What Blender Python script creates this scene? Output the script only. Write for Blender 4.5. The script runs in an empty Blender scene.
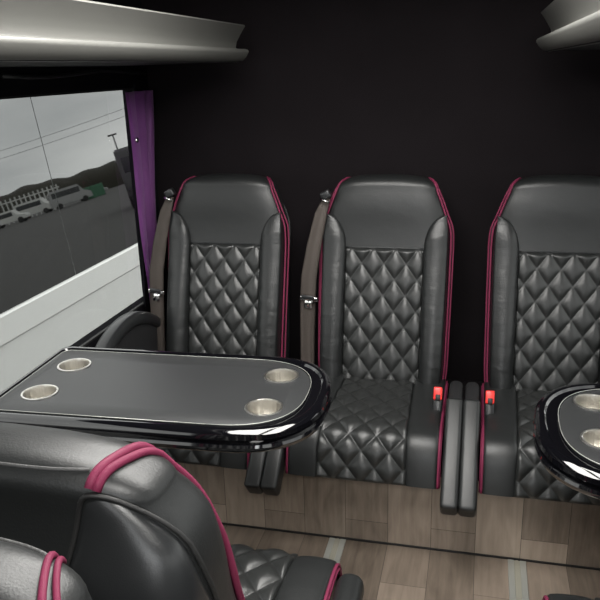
import bpy, bmesh, math, random
from mathutils.bvhtree import BVHTree
from mathutils import Vector, Matrix
random.seed(4)
PI = math.pi
SC = bpy.context.scene
COL = SC.collection

# ------------------------------------------------------------------ materials
def mat(name, color, rough=.5, metal=0., spec=.5, bump=0, bscale=200, bump2=0, b2scale=12, stretch=(1,1,1), coat=0, var=0, sheen=0):
    m = bpy.data.materials.new(name); m.use_nodes = True
    nt = m.node_tree; b = nt.nodes['Principled BSDF']
    b.inputs['Base Color'].default_value = (*color, 1)
    b.inputs['Roughness'].default_value = rough
    b.inputs['Metallic'].default_value = metal
    b.inputs['Specular IOR Level'].default_value = spec
    b.inputs['Coat Weight'].default_value = coat
    b.inputs['Sheen Weight'].default_value = sheen
    tc = nt.nodes.new('ShaderNodeTexCoord')
    last = None
    for st, sc, strc in ((bump, bscale, (1,1,1)), (bump2, b2scale, stretch)):
        if st:
            mp = nt.nodes.new('ShaderNodeMapping'); mp.inputs['Scale'].default_value = strc
            nt.links.new(tc.outputs['Object'], mp.inputs['Vector'])
            n = nt.nodes.new('ShaderNodeTexNoise'); n.inputs['Scale'].default_value = sc; n.inputs['Detail'].default_value = 4
            nt.links.new(mp.outputs['Vector'], n.inputs['Vector'])
            bp = nt.nodes.new('ShaderNodeBump'); bp.inputs['Strength'].default_value = st
            bp.inputs['Distance'].default_value = .0012 if sc > 60 else .012
            nt.links.new(n.outputs['Fac'], bp.inputs['Height'])
            if last: nt.links.new(last.outputs['Normal'], bp.inputs['Normal'])
            last = bp
    if last: nt.links.new(last.outputs['Normal'], b.inputs['Normal'])
    if var:
        n = nt.nodes.new('ShaderNodeTexNoise'); n.inputs['Scale'].default_value = 7; n.inputs['Detail'].default_value = 5
        nt.links.new(tc.outputs['Object'], n.inputs['Vector'])
        r = nt.nodes.new('ShaderNodeMapRange'); r.inputs['To Min'].default_value = 1-var; r.inputs['To Max'].default_value = 1+var
        nt.links.new(n.outputs['Fac'], r.inputs['Value'])
        mx = nt.nodes.new('ShaderNodeVectorMath'); mx.operation = 'SCALE'; mx.inputs[0].default_value = color
        nt.links.new(r.outputs['Result'], mx.inputs['Scale']); nt.links.new(mx.outputs['Vector'], b.inputs['Base Color'])
    return m

def wood(name, axes, rot_seed, c1, c2):
    """planks: axes = (long axis, cross axis) of object coordinates"""
    m = bpy.data.materials.new(name); m.use_nodes = True
    nt = m.node_tree; L = nt.links.new; b = nt.nodes['Principled BSDF']
    tc = nt.nodes.new('ShaderNodeTexCoord'); sp = nt.nodes.new('ShaderNodeSeparateXYZ'); cb = nt.nodes.new('ShaderNodeCombineXYZ')
    L(tc.outputs['Object'], sp.inputs[0])
    L(sp.outputs[axes[0]], cb.inputs['X']); L(sp.outputs[axes[1]], cb.inputs['Y'])
    ad = nt.nodes.new('ShaderNodeVectorMath'); ad.operation = 'ADD'; ad.inputs[1].default_value = (5.13+rot_seed, 3.055, 0)
    L(cb.outputs[0], ad.inputs[0])
    br = nt.nodes.new('ShaderNodeTexBrick'); br.offset = .37; br.offset_frequency = 2
    for k, v in {'Scale':1,'Mortar Size':.0007,'Mortar Smooth':.1,'Bias':0,'Brick Width':.62,'Row Height':.125}.items(): br.inputs[k].default_value = v
    br.inputs['Color1'].default_value = (0,0,0,1); br.inputs['Color2'].default_value = (1,1,1,1); br.inputs['Mortar'].default_value = (.3,.3,.3,1)
    L(ad.outputs[0], br.inputs['Vector'])
    mp = nt.nodes.new('ShaderNodeMapping'); mp.inputs['Scale'].default_value = (4, 55, 1); L(ad.outputs[0], mp.inputs['Vector'])
    # shift the grain per plank
    sc = nt.nodes.new('ShaderNodeVectorMath'); sc.operation = 'ADD'
    L(mp.outputs[0], sc.inputs[0]); L(br.outputs['Color'], sc.inputs[1])
    n = nt.nodes.new('ShaderNodeTexNoise'); n.inputs['Scale'].default_value = 1.0; n.inputs['Detail'].default_value = 6; n.inputs['Roughness'].default_value = .62; n.inputs['Distortion'].default_value = .6
    L(sc.outputs[0], n.inputs['Vector'])
    mp2 = nt.nodes.new('ShaderNodeMapping'); mp2.inputs['Scale'].default_value = (5, 16, 1); L(ad.outputs[0], mp2.inputs['Vector'])
    n2 = nt.nodes.new('ShaderNodeTexNoise'); n2.inputs['Scale'].default_value = 1.; n2.inputs['Detail'].default_value = 3; n2.inputs['Distortion'].default_value = 1.5
    L(mp2.outputs[0], n2.inputs['Vector'])
    # fac = .45*plank + .4*grain + .3*blotch
    a1 = nt.nodes.new('ShaderNodeMath'); a1.operation='MULTIPLY'; a1.inputs[1].default_value=.6; L(br.outputs['Color'], a1.inputs[0])
    a2 = nt.nodes.new('ShaderNodeMath'); a2.operation='MULTIPLY_ADD'; a2.inputs[1].default_value=.75; L(n.outputs['Fac'], a2.inputs[0]); L(a1.outputs[0], a2.inputs[2])
    a3 = nt.nodes.new('ShaderNodeMath'); a3.operation='MULTIPLY_ADD'; a3.inputs[1].default_value=.7; L(n2.outputs['Fac'], a3.inputs[0]); L(a2.outputs[0], a3.inputs[2])
    r = nt.nodes.new('ShaderNodeMapRange'); r.inputs['From Min'].default_value=.5; r.inputs['From Max'].default_value=1.5; L(a3.outputs[0], r.inputs['Value'])
    mx = nt.nodes.new('ShaderNodeMix'); mx.data_type='RGBA'; mx.inputs['A'].default_value=(*c1,1); mx.inputs['B'].default_value=(*c2,1); L(r.outputs[0], mx.inputs['Factor'])
    mm = nt.nodes.new('ShaderNodeMix'); mm.data_type='RGBA'; mm.inputs['B'].default_value=(.05,.04,.033,1); L(br.outputs['Fac'], mm.inputs['Factor']); L(mx.outputs['Result'], mm.inputs['A'])
    L(mm.outputs['Result'], b.inputs['Base Color'])
    b.inputs['Roughness'].default_value = .42; b.inputs['Specular IOR Level'].default_value = .35
    bp = nt.nodes.new('ShaderNodeBump'); bp.inputs['Strength'].default_value=.25; bp.inputs['Distance'].default_value=.001; L(n.outputs['Fac'], bp.inputs['Height']); L(bp.outputs[0], b.inputs['Normal'])
    return m

M = dict(
    leather = mat('black leather', (.012,.013,.0132), .41, spec=.5, bump=.22, bscale=420, bump2=.16, b2scale=9),
    leather_side = mat('creased black leather', (.012,.013,.0132), .36, spec=.5, bump=.35, bscale=420, bump2=.35, b2scale=10, stretch=(.8,.8,2.2)),
    seamleather = mat('grey stitched seam', (.05,.05,.05), .5, bump=.8, bscale=300),
    quilt = mat('quilted black leather', (.017,.018,.0177), .36, spec=.55, bump=.4, bscale=380),
    piping = mat('magenta piping leather', (.15,.019,.050), .6, spec=.22, bump=.3, bscale=500),
    plastic = mat('satin black plastic', (.017,.018,.019), .29, bump=.1, bscale=700),
    blackmat = mat('matte black plastic', (.012,.012,.013), .6, bump=.1, bscale=600),
    carpet = mat('black trim carpet', (.0095,.0078,.0088), 1., spec=.1, bump=.6, bscale=350, var=.25),
    headliner = mat('black headliner', (.007,.007,.009), .95, spec=.1, bump=.4, bscale=400, var=.2),
    rack = mat('satin pale grey plastic', (.115,.115,.107), .42, bump=.08, bscale=500, var=.05),
    gloss = mat('gloss black lacquer', (.003,.003,.004), .06, spec=.6, coat=.5),
    tabletop = mat('matte charcoal laminate', (.026,.027,.028), .40, spec=.5, bump=.25, bscale=900, var=.08),
    steel = mat('brushed stainless steel', (.76,.74,.70), .28, metal=1., bump2=.35, b2scale=60, stretch=(1,1,.05)),
    chrome = mat('chrome', (.8,.8,.78), .12, metal=1.),
    alu = mat('satin aluminium rail', (.42,.43,.40), .42, metal=.55, var=.1, bump=.1, bscale=600),
    brass = mat('yellowish rail groove', (.37,.36,.30), .45, metal=.4, var=.2),
    webbing = mat('taupe seat belt webbing', (.12,.10,.088), .62, bump2=.5, b2scale=400, stretch=(1,1,.2)),
    red = mat('red buckle plastic', (.72,.035,.03), .35, bump=.05),
    purple = mat('purple curtain satin', (.27,.085,.31), .55, bump=.5, bscale=500, bump2=.1, b2scale=20, sheen=.3),
    whitepaint = mat('white van paint', (.72,.73,.71), .28, coat=.4, var=.02),
    vanglass = mat('dark mirror van glass', (.215,.22,.22), .015, metal=1., bump2=.0),
    rubber = mat('black rubber', (.01,.01,.01), .6, bump=.2),
    tarmac = mat('wet grey tarmac', (.05,.048,.046), .8, var=.3, bump=.3, bscale=100),
    hill = mat('dark scrub foliage', (.03,.028,.02), .95, var=.4),
    fencew = mat('white painted fence', (.6,.6,.58), .6, var=.1),
    green = mat('green steel', (.05,.16,.09), .5, var=.1),
    darkcar = mat('dark car paint', (.02,.02,.022), .25, coat=.5, var=.05),
    cargl = mat('car window glass', (.03,.033,.035), .1, var=.05),
    greycar = mat('silver car paint', (.35,.35,.35), .35, metal=.3, var=.05),
    pole = mat('galvanised pole', (.09,.09,.09), .6, var=.1),
    floorw = wood('taupe wood plank vinyl floor', ('Y','X'), 0, (.075,.058,.045), (.255,.205,.163)),
    plinthw = wood('taupe wood plank vinyl riser', ('Z','X'), .15, (.12,.095,.075), (.40,.325,.26)),
)
gm = bpy.data.materials.new('tinted window glass'); gm.use_nodes = True
nt = gm.node_tree; nt.nodes.clear()
o_ = nt.nodes.new('ShaderNodeOutputMaterial'); t_ = nt.nodes.new('ShaderNodeBsdfTransparent'); g_ = nt.nodes.new('ShaderNodeBsdfGlossy'); x_ = nt.nodes.new('ShaderNodeMixShader'); f_ = nt.nodes.new('ShaderNodeFresnel')
t_.inputs['Color'].default_value = (.80,.80,.79,1); g_.inputs['Roughness'].default_value = .02; g_.inputs['Color'].default_value=(.55,.55,.55,1); f_.inputs['IOR'].default_value = 1.3
ge_ = nt.nodes.new('ShaderNodeNewGeometry'); mu_ = nt.nodes.new('ShaderNodeMath'); mu_.operation = 'SUBTRACT'; mu_.use_clamp = True
nt.links.new(f_.outputs[0], mu_.inputs[0]); nt.links.new(ge_.outputs['Backfacing'], mu_.inputs[1]); nt.links.new(mu_.outputs[0], x_.inputs[0]); nt.links.new(t_.outputs[0], x_.inputs[1]); nt.links.new(g_.outputs[0], x_.inputs[2]); nt.links.new(x_.outputs[0], o_.inputs[0])
M['winglass'] = gm
def emis(name, c, s):
    m = bpy.data.materials.new(name); m.use_nodes = True; nt = m.node_tree; b = nt.nodes['Principled BSDF']
    b.inputs['Emission Color'].default_value = (*c,1); b.inputs['Emission Strength'].default_value = s; b.inputs['Base Color'].default_value=(.8,.8,.8,1); return m

# ------------------------------------------------------------------ helpers
def thing(name, label, cat, loc=(0,0,0), rotz=0, group=None):
    o = bpy.data.objects.new(name, None); COL.objects.link(o); o.empty_display_size = .1
    o.location = loc; o.rotation_euler = (0,0,rotz); tag(o, label, cat, group); return o
def tag(o, label, cat, group=None):
    o['label'] = label; o['category'] = cat
    if group: o['group'] = group
    return o
def obj(name, bm, m, parent=None, smooth=True, label=None, kind=None, angle=None):
    me = bpy.data.meshes.new(name); bm.normal_update(); bm.to_mesh(me); bm.free()
    me.materials.append(M[m] if isinstance(m, str) else m)
    if smooth:
        me.polygons.foreach_set('use_smooth', [True]*len(me.polygons))
        if angle: me.set_sharp_from_angle(angle=angle)
    o = bpy.data.objects.new(name, me); COL.objects.link(o); o.parent = parent
    if label: o['label'] = label
    if kind: o['kind'] = kind
    return o
def struct(name, bm, m, parent=None, **k):
    return obj(name, bm, m, parent, kind=None if parent else 'structure', **k)
def box(bm, x0, x1, y0, y1, z0, z1, bev=0, seg=2, mtx=None):
    r = bmesh.ops.create_cube(bm, size=1)
    vs = r['verts']
    for v in vs: v.co = Vector(((x0+x1)/2+v.co.x*(x1-x0), (y0+y1)/2+v.co.y*(y1-y0), (z0+z1)/2+v.co.z*(z1-z0)))
    if bev:
        es = list({e for v in vs for e in v.link_edges})
        r2 = bmesh.ops.bevel(bm, geom=es, offset=bev, segments=seg, affect='EDGES', profile=.5)
        vs = list({v for f in r2['faces'] for v in f.verts} | {v for v in vs if v.is_valid})
    if mtx: bmesh.ops.transform(bm, matrix=mtx, verts=vs)
    return vs
def grid(bm, fn, nu, nv, closeu=False):
    vs = [[bm.verts.new(fn(i/(nu if closeu else nu-1), j/(nv-1))) for i in range(nu)] for j in range(nv)]
    for j in range(nv-1):
        for i in range(nu if closeu else nu-1):
            i2 = (i+1) % nu
            bm.faces.new((vs[j][i], vs[j][i2], vs[j+1][i2], vs[j+1][i]))
    return vs
def tube(bm, pts, r, n=8, flat=None):
    pts = [Vector(p) for p in pts]; rings = []
    up = Vector((0,0,1)); prev = None
    for i, p in enumerate(pts):
        t = (pts[min(i+1,len(pts)-1)] - pts[max(i-1,0)]).normalized()
        if prev is None:
            a = t.cross(up)
            if a.length < .1: a = t.cross(Vector((0,1,0)))
            a.normalize()
        else:
            a = (prev - t*prev.dot(t)).normalized()
        prev = a; b = t.cross(a)
        rr = r[i] if isinstance(r, (list,tuple)) else r
        rings.append([bm.verts.new(p + a*math.cos(2*PI*k/n)*rr + b*math.sin(2*PI*k/n)*rr) for k in range(n)])
    for i in range(len(rings)-1):
        for k in range(n):
            bm.faces.new((rings[i][k], rings[i][(k+1)%n], rings[i+1][(k+1)%n], rings[i+1][k]))
    bm.faces.new(rings[0][::-1]); bm.faces.new(rings[-1])
def extrude_poly(bm, poly, axis, a0, a1):
    """poly: list of 2-tuples in the two other axes (order x,y,z without axis)"""
    def mk(p, a):
        c = list(p); c.insert(axis, a); return bm.verts.new(c)
    A = [mk(p, a0) for p in poly]; B = [mk(p, a1) for p in poly]; n = len(poly)
    for i in range(n): bm.faces.new((A[i], A[(i+1)%n], B[(i+1)%n], B[i]))
    bm.faces.new(A[::-1]); bm.faces.new(B)
    bmesh.ops.recalc_face_normals(bm, faces=bm.faces)
def interp(tab, x):
    if x <= tab[0][0]: return tab[0][1]
    for (a, va), (b, vb) in zip(tab, tab[1:]):
        if x <= b:
            t = (x-a)/(b-a); return va+(vb-va)*t
    return tab[-1][1]
def smooth_tab(tab, it=3):
    # resample and smooth so the surface has no kinks
    n = 80; a, b = tab[0][0], tab[-1][0]
    v = [interp(tab, a+(b-a)*i/n) for i in range(n+1)]
    for _ in range(it*4):
        v = [v[0]] + [(v[i-1]+2*v[i]+v[i+1])/4 for i in range(1, n)] + [v[n]]
    return [(a+(b-a)*i/n, v[i]) for i in range(n+1)]

# ------------------------------------------------------------------ the seat (faces -y, origin on the floor)
YF = smooth_tab([(.26,.325),(.36,.337),(.5,.368),(.6,.392),(.7,.42),(.785,.442),(.86,.452),(.93,.455),(.985,.468),(1.03,.49)])
HW = smooth_tab([(.26,.190),(.42,.203),(.6,.206),(.80,.208),(.85,.206),(.885,.196),(.93,.180),(.965,.166),(1.0,.148),(1.03,.135)], 1)
TH = [(.26,.15),(.5,.13),(.8,.11),(.95,.10),(1.03,.085)]
THN = TH
CAP0, CAPH = .972, .034
HWB = smooth_tab([(.26,.190),(.42,.203),(.6,.208),(.80,.221),(.87,.224),(.93,.217),(.965,.198),(1.0,.160),(1.03,.14)], 1)
HWN = HW
THB = smooth_tab([(.26,.15),(.6,.18),(.8,.188),(.9,.150),(.97,.10),(1.03,.085)], 1)
def backpt(th, z, out=0., cap=0.):
    """point on the backrest body; th angle (-90 front, 0 = +x side, 90 back)"""
    hw = interp(HW, z); t = interp(TH, z); yf = interp(YF, z)
    n = 2/4.2
    c, s = math.cos(th), math.sin(th)
    k = 1.
    zz = z
    if cap > 0:
        k = math.cos(cap)**.45; zz = CAP0 + CAPH*math.sin(cap)
        k2 = max(.0, math.cos(cap))**.8
    else: k2 = 1.
    x = (hw*k+out)*math.copysign(abs(c)**n, c)
    y = yf + t/2 + (t/2*k2+out)*math.copysign(abs(s)**n, s)
    zz += (.010*(1-(x/.15)**2) if z > .93 else 0)*min(1, max(0,(z-.93)/.045))
    return Vector((x, y, zz))
def hwz(z): return interp(HW, z)
def quilt_h(a, b):
    fa, fb = abs(2*(a-math.floor(a))-1), abs(2*(b-math.floor(b))-1)
    return ((1-fa**2.6)*(1-fb**2.6))**.8

def make_seat(name, label, group=None, lean=0., belt=0, buckle=0, arms=(), window_arm=False, broad=False):
    global HW, TH
    HW = HWB if broad else HWN; TH = THB if broad else THN
    t = thing(name, label, 'seat', group=group)
    R = Matrix.Translation((0,0,.36)) @ Matrix(((1,0,0,0),(0,1,math.tan(lean),0),(0,0,1,0),(0,0,0,1))) @ Matrix.Translation((0,0,-.36))
    def fin(bm):
        if lean: bmesh.ops.transform(bm, matrix=R, verts=bm.verts)
        return bm
    # backrest body with the smooth leather head panel
    bm = bmesh.new(); NU = 72; rows = [(.28+(CAP0-.28)*j/44, 0) for j in range(45)] + [(CAP0, PI/2*q/12) for q in range(1, 13)]
    ring = []
    for z, c in rows:
        if c >= PI/2-.01:
            c = PI/2-.03
        ring.append([bm.verts.new(backpt(-PI+2*PI*i/NU, z, 0, c)) for i in range(NU)])
    for a, b in zip(ring, ring[1:]):
        for i in range(NU):
            bm.faces.new((a[i], a[(i+1)%NU], b[(i+1)%NU], b[i]))
    bm.faces.new(ring[-1]); bm.faces.new(ring[0][::-1])
    BVB = BVHTree.FromBMesh(bm)
    back = obj('backrest', fin(bm), 'leather', t)
    # quilted back panel
    QZ0, QZ1, QW = .345, .79, .128
    bm = bmesh.new()
    def q(u, v):
        z = QZ0+(QZ1-QZ0)*v; x = (u*2-1)*(QW+.004*0)
        y = interp(YF, z) - .0 + (interp(TH,z)/2)*(1-(1-abs(x/.207)**4.2)**(1/4.2))
        a = x/.0715+(z-QZ1)/.098+.5; b = x/.0715-(z-QZ1)/.098+.5
        e = min(1, (1-abs(u*2-1))/.05)*min(1, (1-v)/.02)
        e = e**.5
        return Vector((x, y + .005 - e*(.008 + .0098*quilt_h(a, b)), z))
    grid(bm, q, 110, 170)
    qp = obj('quilted_panel', fin(bm), 'quilt', t, label='diamond quilted back panel')
    # seam line under the head panel
    bm = bmesh.new(); tube(bm, [(x, interp(YF,.79)-.001, .7915) for x in [(-.128+.256*k/12) for k in range(13)]], .0022, 6)
    obj('seam', fin(bm), 'plastic', t)
    # side bolsters
    BT = .897
    for s in (-1, 1):
        bm = bmesh.new()
        def bo(u, v):
            z = .30 + (BT-.30)*v
            xi = .124
            if z > BT-.107: xi += ((interp(HW,BT)*.86 if broad else interp(HW,BT)+.002)-.124)*(1-math.sqrt(max(0, 1-((z-BT+.107)/.107)**2)))
            xo = interp(HW, z)*.86 if broad else interp(HW, z)+.004
            pr = interp([(.3,.046),(.45,.048),(.7,.032),(.83,.022),(BT,.004)], z)
            pr *= math.sqrt(max(0, min(1, (BT+.002-z)/.05)))
            yf = interp(YF, z); w = (1-math.cos(PI*min(1,u*1.0)))/2
            w = .35*w+.65*u
            x = xi+(xo-xi)*w - .006*max(0,(u-.8)/.2)
            y = yf+.008 - (pr+.008)*max(0,math.sin(PI*min(1,u**.85)))**.42
            k = max(0, (u-.80)/.20)
            y = y + (.02 if broad else .055)*k**1.6
            g = min(1, max(0, (z-BT+.052)/.05)); g = g*g
            tt = interp(TH, z); rel = min(.999, abs((y-yf-tt/2)/(tt/2))); xb = hwz(z)*(1-rel**4.2)**(1/4.2)
            if xb < x and y > yf+.012: x = x*(1-g)+(xb+.001)*g
            return Vector((s*x, y, z))
        grid(bm, bo, 30, 90)
        obj('side_bolster', fin(bm), 'leather_side', t)
    # piping: up the outer edge, along the head and back over the top
    for s in (-1, 1):
        for dr, rr in (((0, .0052), (1, .0046)) if broad else ((0, .0032), (1, .0028))):
            bm = bmesh.new(); pts = []
            for k in range(60):
                z = .30+(.968-.30)*k/59
                fz = min(1, max(0, (.93-z)/.12))
                p = backpt(math.radians((-50+dr*9+17*fz) if broad else (-24+dr*14)), z, .0035 if broad else .0045)
                f = min(1, max(0, (BT+.004-z)/.05)); f = f*f*(3-2*f)
                if broad: p.x += .001*f
                else: p.x += .005*f; p.y -= .004*f
                pts.append((s*p.x, p.y, p.z))
            x0, y0 = abs(pts[-1][0]), pts[-1][1]
            for k in range(1, 16):
                a = k/15; x = x0+((.134 if broad else .122)+.006*dr-x0)*a**.7; y = y0+.004+(interp(YF,1.)+.080-y0)*a
                h = BVB.ray_cast(Vector((x, y, 1.3)), Vector((0,0,-1)))
                if h[0]: pts.append((s*x, y, max(h[0].z+.0025, pts[-1][2]-.006)))
            tube(bm, pts, rr, 8)
            obj('piping', fin(bm), 'piping', t)
    # stitched seam along the back edge of the head
    bm = bmesh.new(); sp = []
    for k in range(25):
        x = -.128+.256*k/24; y = interp(YF,1.)+.078-.010*(x/.128)**4
        h = BVB.ray_cast(Vector((x, y, 1.3)), Vector((0,0,-1)))
        if h[0]: sp.append((x, y, h[0].z+.0006))
    tube(bm, sp, .0021, 6)
    obj('seam', fin(bm), 'seamleather', t)
    # hard back covers wrapping both rear corners
    for s in (-1, 1):
        bm = bmesh.new()
        ths = [math.radians(-4+84*k/200) for k in range(201)]
        P2 = [(.208*abs(math.cos(a))**.476, .075*math.copysign(abs(math.sin(a))**.476, math.sin(a))) for a in ths]
        AL = [0]
        for a, b in zip(P2, P2[1:]): AL.append(AL[-1]+math.dist(a, b))
        ATAB = [(l/AL[-1], a) for l, a in zip(AL, ths)]
        def thf(u): return interp(ATAB, u)
        def ctop(u): return (.985 if broad else .93) - .27*(abs(u-.60)/.60)**2.3
        def bc(u, v):
            th = thf(u)
            top = ctop(u)
            z = .30+(top-.30)*v
            e = min(1, (1-abs(u*2-1))/.12, (1-v)/.06)
            e = math.sqrt(max(0, e))
            p = backpt(th, z, -.004+.013*e)
            # shallow hollow on the flank
            hol = math.exp(-((u-.20)/.15)**2)*math.exp(-((v-.66)/.26)**2)*.024
            p.x -= hol
            return Vector((s*p.x, p.y, p.z))
        g = grid(bm, bc, 40, 60)
        cov = obj('back_cover', fin(bm), 'plastic', t, label='hard satin black back cover')
        bm = bmesh.new()
        pts = []
        for k in range(61):
            a = k/60
            if a < .3: u, v = 0, a/.3
            elif a < .7: u, v = (a-.3)/.4, 1
            else: u, v = 1, (1-a)/.3
            th = thf(u); top = ctop(u)
            p = backpt(th, .30+(top-.30)*v, .002); pts.append((s*p.x, p.y, p.z))
        tube(bm, pts, .0028, 6)
        obj('edge_trim', fin(bm), 'rubber', cov)
    # ---------------- cushion
    prof = [(.40,.372),(.30,.376),(.2,.379),(.1,.381),(.03,.379),(-.012,.371),(-.037,.353),(-.050,.328),(-.060,.295),(-.068,.262),(-.071,.246)]
    L = [0]
    for a, b in zip(prof, prof[1:]): L.append(L[-1]+math.dist(a, b))
    ptab_y = smooth_tab([(l, p[0]) for l, p in zip(L, prof)], 1); ptab_z = smooth_tab([(l, p[1]) for l, p in zip(L, prof)], 1)
    TL = L[-1]
    def pf(s):
        y, z = interp(ptab_y, s), interp(ptab_z, s)
        d = .004; s0, s1 = max(0, s-d), min(TL, s+d)
        dy = interp(ptab_y, s1)-interp(ptab_y, s0); dz = interp(ptab_z, s1)-interp(ptab_z, s0)
        l = math.hypot(dy, dz); return y, z, -dz/l*-1*-1, dy/l*-1  # normal = rotate tangent
    def pfn(s, off):
        y, z, ny, nz = pf(s)
        # tangent points to -y then -z; outward normal is (dz,-dy)
        return y - abs(ny)*off*1.0, z + nz*off
    bm = bmesh.new()
    secs = []
    for x in [-.208, -.204, -.19, 0, .19, .204, .208]:
        ins = {.208:.014, .204:.006, .19:.002, 0:.002}[abs(x)]
        row = []
        for k in range(40):
            y, z = pfn(TL*k/39, -ins-.004); row.append((x, y, z))
        row.append((x, .0, .246)); row.append((x, .40, .246))
        secs.append([bm.verts.new(p) for p in row])
    n = len(secs[0])
    for a, b in zip(secs, secs[1:]):
        for k in range(n): bm.faces.new((a[k], a[(k+1)%n], b[(k+1)%n], b[k]))
    bm.faces.new(secs[0]); bm.faces.new(secs[-1][::-1])
    bmesh.ops.recalc_face_normals(bm, faces=bm.faces)
    cu = obj('cushion', bm, 'leather', t, angle=math.radians(50))
    bm = bmesh.new()
    CW0, CW1 = .112, .128
    def cq(u, v):
        s = .06+(TL-.06)*v
        w = CW0+(CW1-CW0)*v; x = (u*2-1)*w
        a = x/.078+(s)/.094; b = x/.078-(s)/.094
        e = math.sqrt(max(0, min(1, (1-abs(u*2-1))/.05)*min(1, (1-v)/.02+.1)))
        sag = -.006*(1-(x/.13)**2)*math.sin(PI*min(1,v*1.2))*0
        y, z = pfn(s, -.006+e*(.005+.0115*quilt_h(a, b))+sag)
        return Vector((x, y, z))
    grid(bm, cq, 100, 190); bmesh.ops.recalc_face_normals(bm, faces=bm.faces)
    obj('quilted_panel', bm, 'quilt', cu, label='diamond quilted seat panel')
    for s in (-1, 1):
        bm = bmesh.new()
        def cs(u, v):
            ss = .03+(TL-.03)*v
            xi = (CW0+(CW1-CW0)*v)-.002; xo = .214; x = xi+(xo-xi)*(.5*u+.5*(1-math.cos(PI*u))/2)
            lift = (.016*(1-v)+.006)*max(0,math.sin(PI*min(1,u**.9)))**.5
            y, z = pfn(ss, -.005+lift-.016*max(0,(u-.85)/.15)**2)
            return Vector((s*x, y, z))
        grid(bm, cs, 24, 70); bmesh.ops.recalc_face_normals(bm, faces=bm.faces)
        obj('side_panel', bm, 'leather', cu)
        for ro, rr in ((0,.004), (.008,.0032)):
            bm = bmesh.new()
            pts = [(s*(.2125+ro*.4), *pfn(.02+(TL-.02)*k/50, -.006-ro)) for k in range(51)]
            tube(bm, pts, rr, 8); obj('piping', bm, 'piping', cu)
    # dark pedestal / hinge block between cushion and back
    bm = bmesh.new(); box(bm, -.19, .19, .33, .50, .22, .37, .015)
    obj('hinge_block', bm, 'blackmat', t)
    # armrests folded down past the cushion
    for side in arms:
        xc = side*.2462
        L0, L1 = Vector((0,.11,.418)), Vector((0,-.125,.228))
        d = (L1-L0); ang = math.atan2(-d.z, -d.y)
        mtx = Matrix.Translation((xc, (L0.y+L1.y)/2, (L0.z+L1.z)/2)) @ Matrix.Rotation(ang, 4, 'X')
        bm = bmesh.new(); h = d.length/2+.01
        box(bm, -.0238, .0238, -h, h, -.038, .028, .011, 4, mtx)
        ar = obj('armrest', bm, 'leather', t)
        bm = bmesh.new(); box(bm, -.020, .020, .10, .27, .33, .425, .015, 3, Matrix.Translation((xc,0,0)))
        obj('armrest_pivot', bm, 'blackmat', ar)
    if window_arm:
        # raised, arched arm on the window side with a dark rounded side plate
        bm = bmesh.new()
        arc = []
        for k in range(25):
            a = k/24
            y = -.06+.46*a; z = .475+.125*math.sin(PI*min(1,(a*.92+.02)))**.6
            arc.append((y, z))
        def af(u, v):
            i = v*24; i0 = min(23, int(i)); f = i-i0
            y = arc[i0][0]*(1-f)+arc[i0+1][0]*f; z = arc[i0][1]*(1-f)+arc[i0+1][1]*f
            ang = 2*PI*u; c, s = math.cos(ang), math.sin(ang)
            return Vector((-.262+.027*math.copysign(abs(c)**.6,c), y, z-.018+.023*math.copysign(abs(s)**.7,s)))
        g = grid(bm, af, 20, 60, True); bm.faces.new(g[0]); bm.faces.new(g[-1][::-1])
        bmesh.ops.recalc_face_normals(bm, faces=bm.faces)
        ar = obj('armrest', bm, 'plastic', t, label='arched satin black armrest on the window side')
        bm = bmesh.new(); extrude_poly(bm, [(y, z-.03) for y, z in arc]+[(.40,.36),(-.03,.36)], 0, -.274, -.25)
        obj('side_plate', bm, 'blackmat', ar, angle=.6)
    # pedestal under the cushion
    if belt:
        s = belt; sb = None
        top = Vector((s*.190, interp(YF,.94)-.005, .942))
        bm = bmesh.new()
        path = [(.190,.452,.945,.012), (.206,.440,.90,.020), (.226,.415,.80,.024), (.242,.40,.70,.026), (.247,.395,.62,.026), (.249,.385,.5,.025), (.249,.37,.38,.024), (.247,.36,.30,.022)]
        def wf(u, v):
            i = v*(len(path)-1); i0 = min(len(path)-2, int(i)); f = i-i0
            p = [path[i0][k]*(1-f)+path[i0+1][k]*f for k in range(4)]
            fold = .006*math.sin(u*PI*1.5)*(1 if v > .2 else v/.2)
            return Vector((s*(p[0]+(u-.5)*2*p[3]), p[1]-fold-.01*(u-.5), p[2]))
        gv = grid(bm, wf, 12, 60)
        # thickness
        geo = bmesh.ops.solidify(bm, geom=bm.faces[:], thickness=.0015)
        sb = obj('seat_belt', fin(bm), 'webbing', t, label='taupe seat belt webbing')
        bm = bmesh.new(); box(bm, -.016, .016, -.012, .012, -.010, .016, .004, 2, Matrix.Translation((s*.190,.455,.955)) @ Matrix.Rotation(.5*s,4,'Y'))
        obj('belt_guide', fin(bm), 'plastic', sb)
        bm = bmesh.new(); tube(bm, [(s*.178,.438,.936),(s*.19,.432,.942),(s*.205,.44,.945)], .004, 8)
        obj('guide_loop', fin(bm), 'chrome', sb)
        bm = bmesh.new()
        mt = Matrix.Translation((s*.240,.382,.628)) @ Matrix.Rotation(.10 if s<0 else -.1, 4, 'Y')
        box(bm, -.030, .030, -.003, .003, -.008, .006, .002, 2, mt); box(bm, -.013, .013, -.002, .002, -.034, -.006, .0015, 1, mt)
        obj('belt_tongue', fin(bm), 'chrome', sb)
        bm = bmesh.new(); box(bm, -.024, .018, -.006, .001, -.003, .011, .003, 2, mt)
        obj('tongue_grip', fin(bm), 'plastic', sb)
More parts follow.
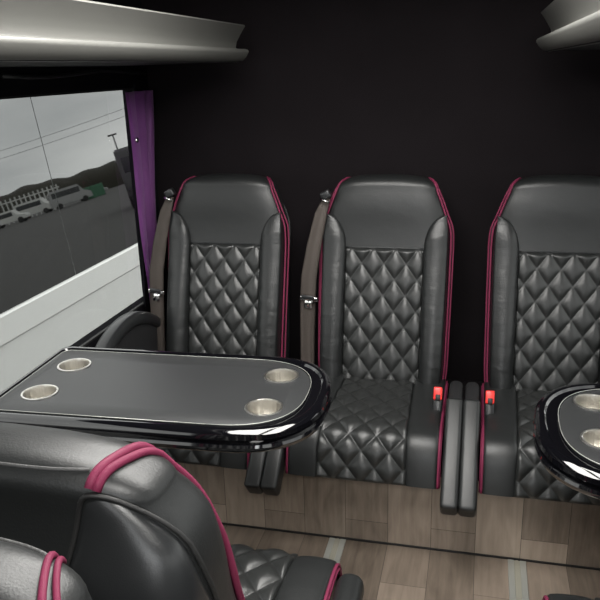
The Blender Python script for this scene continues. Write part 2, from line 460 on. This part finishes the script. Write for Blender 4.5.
    if buckle:
        s = buckle
        mt = Matrix.Translation((s*.196,.155,.418)) @ Matrix.Rotation(-.5, 4, 'X') @ Matrix.Diagonal((.82,1.05,1.25,1))
        bm = bmesh.new(); box(bm, -.0165, .0165, -.010, .012, -.055, .012, .005, 2, mt)
        bu = obj('buckle', bm, 'plastic', t, label='seat belt buckle with red button')
        bm = bmesh.new(); box(bm, -.0155, .0155, -.016, .009, -.010, .021, .004, 2, mt)
        obj('release_button', bm, 'red', bu, label='red release button')
        bm = bmesh.new(); box(bm, -.007, .009, -.018, -.006, -.010, .003, .001, 1, mt)
        obj('latch_slot', bm, 'blackmat', bu)
    return t

def pedestal(t):
    bm = bmesh.new(); box(bm, -.185, .185, .02, .38, .03, .25, .02); obj('pedestal', bm, 'blackmat', t)
    for s in (-1, 1):
        bm = bmesh.new(); box(bm, s*.15-.02, s*.15+.02, -.02, .42, 0.002, .035, .004); obj('foot', bm, 'blackmat', t)

REAR = 'quilted seats along the rear wall'
P_ = .54
s1 = make_seat('coach_seat', 'black quilted leather rear seat next to the purple curtain, partly behind the long table', REAR, belt=-1, buckle=1, arms=(1,), window_arm=True); s1.location = (-P_,0,0)
s2 = make_seat('coach_seat', 'black quilted leather rear seat in the middle of the row', REAR, belt=-1, buckle=1, arms=(-1,1)); s2.location = (0,0,0)
s3 = make_seat('coach_seat', 'black quilted leather rear seat at the right end, behind the rounded table', REAR, buckle=-1, arms=(-1,)); s3.location = (P_,0,0)
LA = math.radians(14.5)
fa = make_seat('coach_seat', 'black leather seat seen from behind in the foreground, magenta piping over its shoulder', lean=LA, arms=(), broad=True); fa.location = (-.178,-.595,0); fa.rotation_euler.z = PI; pedestal(fa)
fb = make_seat('coach_seat', 'nearest black leather headrest corner with magenta piping at the bottom left', lean=0); fb.location = (-.147,-1.965,0); pedestal(fb)
fc = make_seat('coach_seat', 'black leather seat with magenta piping cut off at the bottom right corner', lean=LA); fc.location = (.66,-.61,0); fc.rotation_euler.z = PI; pedestal(fc)
# aisle-side arm of the foreground seat: horizontal with a rounded nose
bm = bmesh.new(); box(bm, -.2775, -.2225, .02, .36, .325, .385, .024, 4); obj('armrest', bm, 'leather', fa)
bm = bmesh.new(); box(bm, -.262, -.236, .25, .40, .28, .36, .01, 2); obj('armrest_bracket', bm, 'blackmat', fa)

# ------------------------------------------------------------------ tables
def outline(xa, xb, hw, r_exp=2.6, n=28, rx=.20, inset=0):
    """plan outline: square at xa, rounded at xb (xb may be < xa for mirrored)"""
    d = 1 if xb > xa else -1; pts = []
    xa2 = xa+d*inset*.6; hw2 = hw-inset; xe = xb-d*inset*(1.45 if inset > .03 else 1); rx2 = rx-inset*.6
    for k in range(n+1):
        a = -PI/2+PI*k/n; c, s = math.cos(a), math.sin(a)
        pts.append((xe-d*rx2+d*rx2*abs(c)**(2/r_exp), hw2*math.copysign(abs(s)**(2/r_exp), s)))
    rc = .02
    pts += [(xa2+d*rc, hw2), (xa2+d*rc*.3, hw2-rc*.3), (xa2, hw2-rc), (xa2, -hw2+rc), (xa2+d*rc*.3, -hw2+rc*.3), (xa2+d*rc, -hw2)]
    return pts
def loft(bm, loops):
    vs = [[bm.verts.new(p) for p in lp] for lp in loops]; n = len(vs[0])
    for a, b in zip(vs, vs[1:]):
        for i in range(n): bm.faces.new((a[i], a[(i+1)%n], b[(i+1)%n], b[i]))
    bm.faces.new(vs[0][::-1]); bm.faces.new(vs[-1]); bmesh.ops.recalc_face_normals(bm, faces=bm.faces)
def cut(o, holes, r, z0, z1):
    """bore round pockets through an object and keep the plain mesh"""
    bm = bmesh.new()
    for x, y in holes:
        bmesh.ops.create_cone(bm, cap_ends=True, segments=48, radius1=r, radius2=r, depth=z1-z0, matrix=Matrix.Translation((x,y,(z0+z1)/2)))
    me = bpy.data.meshes.new('bore'); bm.to_mesh(me); bm.free(); c = bpy.data.objects.new('bore', me); COL.objects.link(c)
    c.parent = o.parent
    md = o.modifiers.new('b', 'BOOLEAN'); md.object = c; md.operation = 'DIFFERENCE'; md.solver = 'EXACT'
    dg = bpy.context.evaluated_depsgraph_get(); dg.update()
    nm = bpy.data.meshes.new_from_object(o.evaluated_get(dg)); o.modifiers.remove(md); o.data = nm
    bpy.data.objects.remove(c); nm.polygons.foreach_set('use_smooth', [True]*len(nm.polygons)); nm.set_sharp_from_angle(angle=math.radians(35))
def make_table(label, loc, rotz, xa, xb, cups, hw, wall=.115):
    t = thing('table', label, 'table', loc, rotz, 'wall-mounted tables'); d = 1 if xb > xa else -1
    ZT = .660
    bm = bmesh.new(); lv = []
    prof = [(.030,-.052),(.012,-.050),(.003,-.043),(0,-.034),(.002,-.028),(.006,-.026),(.0045,-.022),(.001,-.016),(.002,-.006),(.008,.001),(.014,.003),(.020,.002),(.024,-.003),(.03,-.004)]
    for ins, dz in prof: lv.append([(x, y, ZT+dz) for x, y in outline(xa, xb, hw, inset=ins)])
    loft(bm, lv); rim = obj('table_rim', bm, 'gloss', t, angle=math.radians(40), label='gloss black rounded rim')
    cut(rim, cups, .0375, ZT-.1, ZT+.1)
    bm = bmesh.new()
    loft(bm, [[(x, y, ZT+dz) for x, y in outline(xa, xb, hw, inset=i)] for i, dz in ((.034,-.006),(.034,-.001),(.036,.0005))])
    top = obj('table_top', bm, 'tabletop', t, angle=math.radians(40), label='matte charcoal table top'); cut(top, cups, .0375, ZT-.1, ZT+.1)
    bm = bmesh.new(); lp = outline(xa, xb, hw, inset=.0325); tube(bm, [(x, y, ZT+.0005) for x, y in lp+[lp[0]]], .0008, 6)
    obj('inlay_strip', bm, 'alu', t)
    for x, y in cups:
        bm = bmesh.new()
        pr = [(.0372,-.006),(.0415,.0010),(.0412,.0028),(.039,.0036),(.0368,.0028),(.0358,-.002),(.0352,-.030),(.0340,-.052),(.031,-.056),(.012,-.0565),(.0005,-.0565)]
        grid(bm, lambda u, v: Vector((pr[round(v*10)][0]*math.cos(2*PI*u), pr[round(v*10)][0]*math.sin(2*PI*u), pr[round(v*10)][1])), 48, 11, True)
        bmesh.ops.recalc_face_normals(bm, faces=bm.faces)
        c = obj('cup_holder', bm, 'steel', t, angle=math.radians(50), label='stainless steel cup holder'); c.location = (x, y, ZT)
    # wall bracket and folding leg hidden under the top
    bm = bmesh.new(); w = -d*0
    box(bm, min(xa+d*.06, xa-d*wall), max(xa+d*.06, xa-d*wall), -.03, .03, .42, .47, .006)
    obj('wall_bracket', bm, 'blackmat', t)
    bm = bmesh.new(); box(bm, min(xa+d*.06, xa+d*.10), max(xa+d*.06, xa+d*.10), -.02, .02, .0, ZT-.051, .006)
    obj('leg', bm, 'blackmat', t)
    return t
rz = math.radians(2.2)
make_table('long gloss black table with charcoal top and four steel cup holders under the window', (-.40,-.408,0), rz, -.365, .385, [(-.27,.08),(-.27,-.082),(.258,.083),(.258,-.085)], .208)
make_table('gloss black table with rounded end cut off by the right edge', (.80,-.447,0), math.radians(-1.5), .055, -.385, [(-.262,.102),(-.262,-.062)], .218, .018)

# ------------------------------------------------------------------ shell of the cabin
XL, XR, YB, YFR, ZC = -.88, .88, .68, -3.3, 1.72
bm = bmesh.new(); box(bm, XL-.05, XR+.05, YFR, YB+.05, -.06, 0); struct('floor', bm, 'floorw', smooth=False)
bm = bmesh.new(); box(bm, XL-.05, XR+.05, YFR, YB+.05, ZC, ZC+.05); struct('ceiling', bm, 'headliner', smooth=False)
bm = bmesh.new(); box(bm, XL-.05, XR+.05, YB, YB+.05, 0, ZC); struct('wall_back', bm, 'carpet', smooth=False)
WZ0, WZ1, WY1, WY0 = .545, 1.302, .575, -2.7
def side_wall(name, x0, x1):
    bm = bmesh.new()
    box(bm, x0, x1, YFR, YB, 0, WZ0); box(bm, x0, x1, YFR, YB, WZ1, ZC)
    box(bm, x0, x1, WY1, YB, WZ0, WZ1); box(bm, x0, x1, YFR, WY0, WZ0, WZ1)
    return struct(name, bm, 'headliner', smooth=False)
bm = bmesh.new(); extrude_poly(bm, [(.565,WZ1+.01),(.60,WZ1+.01),(.60,WZ0-.01),(.478,WZ0-.01)], 0, XL-.003, XL+.005); struct('trim_3', bm, 'headliner', smooth=False)
side_wall('wall_left', XL-.05, XL); side_wall('wall_right', XR, XR+.05)
for i, (x, s) in enumerate(((XL-.006, 1), (XR+.006, -1))):
    bm = bmesh.new(); box(bm, x-.003, x+.003, WY0, WY1, WZ0, WZ1)
    w = struct('window_%d' % (i+1), bm, 'winglass', smooth=False)
    bm = bmesh.new(); f = .006
    for a in ((WY0, WY1, WZ0, WZ0+f), (WY0, WY1, WZ1-f, WZ1), (WY0, WY0+f, WZ0, WZ1), (WY1-f, WY1, WZ0, WZ1)):
        box(bm, x-.005, x+.005, *a)
    struct('window_frame', bm, 'rubber', w, smooth=False)
bm = bmesh.new(); box(bm, -.878, .878, 0, YB-.002, 0.001, .2425); struct('trim_1', bm, 'plinthw', smooth=False)
bm = bmesh.new(); box(bm, -.878, .878, 0.0, YB-.002, .2425, .2455); struct('trim_4', bm, 'carpet', smooth=False)
bm = bmesh.new(); box(bm, -.878, .878, -.004, 0.0, 0.001, .006); struct('trim_2', bm, 'rubber', smooth=False)
for x, lab in ((-.078, 'aluminium floor track ending at the riser nearer the foreground seat'), (.437, 'aluminium floor track ending at the riser towards the right side')):
    t = thing('floor_track', lab, 'seat track', (x,0,0), 0, 'aluminium tracks in the floor')
    bm = bmesh.new()
    for a, b in ((-.025,-.008),(.008,.025)): box(bm, a, b, -3.2, -.006, .0, .004, .001, 1)
    obj('rail', bm, 'alu', t, smooth=False)
    bm = bmesh.new(); box(bm, -.008, .008, -3.2, -.006, .0, .002); box(bm, -.0035, .0035, -3.2, -.006, .002, .0035); obj('groove_strip', bm, 'brass', t, smooth=False)

# luggage racks
def rack(lab, s):
    t = thing('luggage_rack', lab, 'luggage rack', (0,0,0), 0, 'overhead racks')
    y0, y1 = -3.25, .445
    bm = bmesh.new()
    pr = [(.462,1.372),(.445,1.376),(.434,1.386),(.426,1.398),(.425,1.403),(.428,1.408),(.436,1.410),(.452,1.408),(.462,1.409),(.466,1.416),(.462,1.432),(.452,1.448),(.440,1.466),(.432,1.476),(.436,1.480),(.446,1.481),(.50,1.49),(.8797,1.53),(.8797,1.40),(.50,1.376)]
    extrude_poly(bm, [(s*x, z) for x, z in pr], 1, y0, y1)
    obj('fascia', bm, 'rack', t, angle=math.radians(45))
    bm = bmesh.new(); extrude_poly(bm, [(s*x, z) for x, z in [(.452,1.373),(.8797,1.372),(.8797,1.396),(.452,1.376)]], 1, y0, y1)
    obj('shaded_underside', bm, 'blackmat', t, smooth=False)  # black colour puts in the shade of the rack's unlit underside
rack('pale grey overhead rack lip running above the left window', -1)
rack('pale grey overhead rack lip at the upper right corner', 1)

# curtain
t = thing('curtain', 'purple satin curtain gathered at the rear edge of the window', 'curtain', (-.85,.466,.40))
bm = bmesh.new()
cs = [(0.0,-.035),(.006,-.02),(.006,.0),(.004,.03),(-.002,.045),(-.014,.055),(-.012,.07),(.0,.085),(.008,.10),(.002,.112),(-.014,.118),(-.012,.130),(.004,.145),(.006,.165),(-.008,.185)]
def cf(u, v):
    i = u*(len(cs)-1); i0 = min(len(cs)-2, int(i)); f = i-i0
    x = cs[i0][0]*(1-f)+cs[i0+1][0]*f; y = cs[i0][1]*(1-f)+cs[i0+1][1]*f
    k = .30+.70*v**1.1
    return Vector((x+.003*math.sin(v*9+u*6), y*k+.012*(1-v), -.02+.910*v))
grid(bm, cf, 90, 60); bmesh.ops.solidify(bm, geom=bm.faces[:], thickness=.0015)
obj('curtain_fabric', bm, 'purple', t)
for y, z in ((-.010,.735), (.022,.236)):
    bm = bmesh.new(); bmesh.ops.create_uvsphere(bm, u_segments=16, v_segments=10, radius=.0095); bmesh.ops.scale(bm, vec=(.6,1,1), verts=bm.verts)
    c = obj('snap_stud', bm, 'chrome', t, label='chrome snap stud'); c.location = (.015, y, z)
bm = bmesh.new(); tube(bm, [(-.853, -.2+.1*k, 1.352-.006*math.sin(k*.9)) for k in range(9)], .006, 8)
tag(obj('curtain_rail', bm, 'plastic'), 'thin black curtain rail under the left rack', 'curtain rail')
bm = bmesh.new()
for y in (.35,.62): box(bm, -.872, -.846, y-.02, y+.02, 1.345, 1.350, .001, 1)

# ------------------------------------------------------------------ outside
GZ = -.62
bm = bmesh.new()
bmesh.ops.create_grid(bm, x_segments=2, y_segments=2, size=230); bmesh.ops.translate(bm, vec=(0,60,GZ), verts=bm.verts); struct('ground', bm, 'tarmac')
# neighbouring white van, its dark glass leaning inwards
t = thing('van', 'white van parked alongside, its dark windows mirroring the yard', 'van', (-3.1,3.,GZ))
TL8 = math.tan(math.radians(8)); xg = -2.2
def vx(z): return xg-(z-.125)*TL8
body = [(-2.24,-.38),(-2.20,-.36),(-2.194,-.2),(-2.192,-.045),(-2.178,-.028),(-2.184,.115),(-2.202,.125),(vx(1.38)-.006,1.38),(vx(1.5),1.5),(-2.55,1.75),(-3.75,1.75),(-3.95,1.5),(-4.05,.1),(-4.1,-.38)]
bm = bmesh.new(); extrude_poly(bm, [(x+3.1, z-GZ) for x, z in body], 1, -4.0, 4.2)
obj('body', bm, 'whitepaint', t, angle=math.radians(25))
for a, b in ((-3.6,-.815), (-.808,1.9), (1.907,3.8)):
    bm = bmesh.new(); e = .0
    q_ = [bm.verts.new((vx(z)+dx+3.1, y, z-GZ)) for dx in (-.004,.002) for y, z in ((a,.13),(b,.13),(b,1.37),(a,1.37))]
    for f in ((0,1,2,3),(7,6,5,4),(0,4,5,1),(1,5,6,2),(2,6,7,3),(3,7,4,0)): bm.faces.new([q_[i] for i in f])
    bmesh.ops.recalc_face_normals(bm, faces=bm.faces); obj('window', bm, 'vanglass', t, smooth=False)
for x in (-1.0,.94):
    for y in (-2.6, 2.6):
        bm = bmesh.new(); bmesh.ops.create_cone(bm, cap_ends=True, segments=32, radius1=.33, radius2=.33, depth=.22, matrix=Matrix.Translation((x*.86,y,.332)) @ Matrix.Rotation(PI/2,4,'Y'))
        obj('wheel', bm, 'rubber', t, angle=.6)

def vehicle(name, label, cat, loc, rotz, paint, Lc, Wc, Hc, hood, group=None):
    t = thing(name, label, cat, loc, rotz, group)
    bm = bmesh.new(); h = Hc
    pr = [(-Lc/2,.35),(-Lc/2,h*.55),(-Lc/2+.12,h*.94),(-Lc/2+.3,h),(Lc/2-hood-.5,h),(Lc/2-hood,h*.62),(Lc/2-.15,h*.5),(Lc/2,h*.38),(Lc/2,.35)]
    extrude_poly(bm, pr, 0, -Wc/2, Wc/2); bmesh.ops.bevel(bm, geom=bm.edges[:], offset=.05, segments=2, affect='EDGES')
    obj('body', bm, paint, t, angle=.6)
    for s in (-1, 1):
        bm = bmesh.new(); box(bm, s*Wc/2-.012, s*Wc/2+.012, -Lc/2+.35, Lc/2-hood-.45, h*.60, h*.88, .01, 1); obj('side_window', bm, 'cargl', t, smooth=False)
        for y in (-Lc*.31, Lc*.31):
            bm = bmesh.new(); bmesh.ops.create_cone(bm, cap_ends=True, segments=24, radius1=.33, radius2=.33, depth=.2, matrix=Matrix.Translation((s*(Wc/2-.09),y,.33)) @ Matrix.Rotation(PI/2,4,'Y')); obj('wheel', bm, 'rubber', t, angle=.6)
    bm = bmesh.new(); box(bm, -Wc/2+.15, Wc/2-.15, -Lc/2-.01, -Lc/2+.08, h*.60, h*.85, .01, 1); obj('rear_window', bm, 'cargl', t, smooth=False)
    return t
vehicle('car', 'small white car at the left edge of the mirrored yard', 'car', (47,67,GZ), 1.2, 'fencew', 4.2,1.75,1.6,1.0)
vehicle('van', 'white box van mirrored beside the slatted fence', 'van', (50.5,77,GZ), 1.25, 'fencew', 4.6,1.9,2.0,.7)
vehicle('van', 'silver van mirrored in the middle of the yard', 'van', (44,75,GZ), .9, 'greycar', 4.9,1.9,2.2,.8)
vehicle('car', 'silver car mirrored between the van and the green container', 'car', (46.5,84,GZ), 1.1, 'greycar', 4.3,1.8,1.5,1.0)
vehicle('van', 'dark van mirrored beside the purple curtain', 'van', (8.95,25.9,GZ), -.5, 'darkcar', 5.0,2.0,2.3,.8)
# green container
t = thing('skip_container', 'green steel container mirrored in the yard', 'container', (44.2,80.5,GZ), .5)
bm = bmesh.new(); box(bm, -1.3,1.3,-.9,.9,0,1.5,.04,1)
for k in range(6): box(bm, -1.15+k*.46-.04,-1.15+k*.46+.04,-.95,.95,.1,1.4)
obj('container_body', bm, 'green', t, smooth=False)
# slatted fence
t = thing('fence', 'white slatted fence mirrored behind the parked vans', 'fence', (53.6,81.2,GZ), math.atan2(2.1,-2.7))
bm = bmesh.new()
for k in range(13): box(bm, -3.6+k*.6-.09, -3.6+k*.6+.09, -.03,.03,0,3.1)
obj('slat_panel', bm, 'fencew', t, smooth=False)
bm = bmesh.new(); box(bm, -3.9,3.9,-.07,-.03,2.6,2.75); box(bm, -3.9,3.9,-.07,-.03,.4,.55); obj('rail', bm, 'fencew', t, smooth=False)
# lamp post
t = thing('lamp_post', 'dark street lamp with a flat T-shaped head mirrored near the curtain', 'street lamp', (26.0,56.2,GZ), 1.1)
bm = bmesh.new(); tube(bm, [(0,0,0),(0,0,2.5),(0,.05,4.9)], [.11,.08,.06], 10); obj('pole', bm, 'pole', t)
bm = bmesh.new(); box(bm, -.1,.1,-.4,.4,4.86,5.0,.04,2); obj('lamp_head', bm, 'pole', t)
# cables
for i, z in enumerate((11.5, 10.2)):
    bm = bmesh.new(); tube(bm, [(95-3.2*k, 100+2.2*k, z-.02*(20-k)*k*.8+2.2*k/10) for k in range(21)], .035, 5)
    tag(obj('overhead_cable', bm, 'pole'), ['upper','lower'][i]+' overhead cable sagging across the mirrored sky', 'cable', 'overhead cables')
# scrub-covered ridge
bm = bmesh.new()
def rf(u, v):
    x = 190-210*u; a = v*PI; y0 = 100+85*u
    h = 4.3+.25*math.sin(u*31)+.25*math.sin(u*83+1)+.2*math.sin(u*211)+2.2*(1-u)
    return Vector((x+12*math.cos(a)*.5*-1, y0-9*math.cos(a), GZ-.1+h*math.sin(a)**.6))
grid(bm, rf, 260, 14)
o = obj('hillside', bm, 'hill'); o['kind'] = 'structure'

# ------------------------------------------------------------------ light
w = bpy.data.worlds.new('overcast'); SC.world = w; w.use_nodes = True; nt = w.node_tree
bg = nt.nodes['Background']; tc = nt.nodes.new('ShaderNodeTexCoord'); mp = nt.nodes.new('ShaderNodeMapping'); mp.inputs['Scale'].default_value = (1.2,1.2,5)
n = nt.nodes.new('ShaderNodeTexNoise'); n.inputs['Scale'].default_value = 2.2; n.inputs['Detail'].default_value = 5
cr = nt.nodes.new('ShaderNodeValToRGB'); cr.color_ramp.elements[0].color = (.55,.57,.58,1); cr.color_ramp.elements[1].color = (.95,.96,.95,1); cr.color_ramp.elements[0].position=.3; cr.color_ramp.elements[1].position=.7
nt.links.new(tc.outputs['Generated'], mp.inputs[0]); nt.links.new(mp.outputs[0], n.inputs['Vector']); nt.links.new(n.outputs['Fac'], cr.inputs[0]); nt.links.new(cr.outputs[0], bg.inputs[0]); bg.inputs[1].default_value = 3.5

def lamp(name, loc, rot, sx, sy, power, c=(1,1,1)):
    l = bpy.data.lights.new(name, 'AREA'); l.shape = 'RECTANGLE'; l.size = sx; l.size_y = sy; l.energy = power; l.color = c
    o = bpy.data.objects.new(name, l); COL.objects.link(o); o.location = loc; o.rotation_euler = rot; return o
# warm-white LED strip lamps in the cabin ceiling, and an unseen fill light added at the open cab side
t = None
for i, (x, y) in enumerate(((-.16,-.62), (.42,-.62))):
    lamp('ceiling_lamp', (x, y, ZC-.03), (0,0,0), .5, .9, 22., (1,.98,.94))
lamp('ceiling_lamp', (.34,-1.95,ZC-.03), (0,0,0), .4, .5, 16., (1,.98,.94))
lamp('cab_fill', (.35,-3.1,1.25), (math.radians(83),0,0), 1.3, .8, 14., (.97,.99,1))

# ------------------------------------------------------------------ camera
f, ya, pi_, ro, cx, cy, cz = 727.025, .2464, .3085, -.0309, .2865, -1.8302, 1.3483
F = Vector((-math.sin(ya)*math.cos(pi_), math.cos(ya)*math.cos(pi_), -math.sin(pi_)))
Rv = Vector((math.cos(ya), math.sin(ya), 0)); U = Rv.cross(F)
c, s = math.cos(ro), math.sin(ro); R2 = c*Rv+s*U; U2 = -s*Rv+c*U
cam = bpy.data.cameras.new('camera'); co = bpy.data.objects.new('camera', cam); COL.objects.link(co)
cam.sensor_width = 36; cam.lens = f/600*36; cam.clip_start = .02; cam.clip_end = 1000
co.matrix_world = Matrix(((R2.x,U2.x,-F.x,cx),(R2.y,U2.y,-F.y,cy),(R2.z,U2.z,-F.z,cz),(0,0,0,1)))
SC.camera = co
SC.view_settings.view_transform = 'Standard'; SC.view_settings.look = 'None'; SC.view_settings.gamma = 1; SC.view_settings.exposure = 0
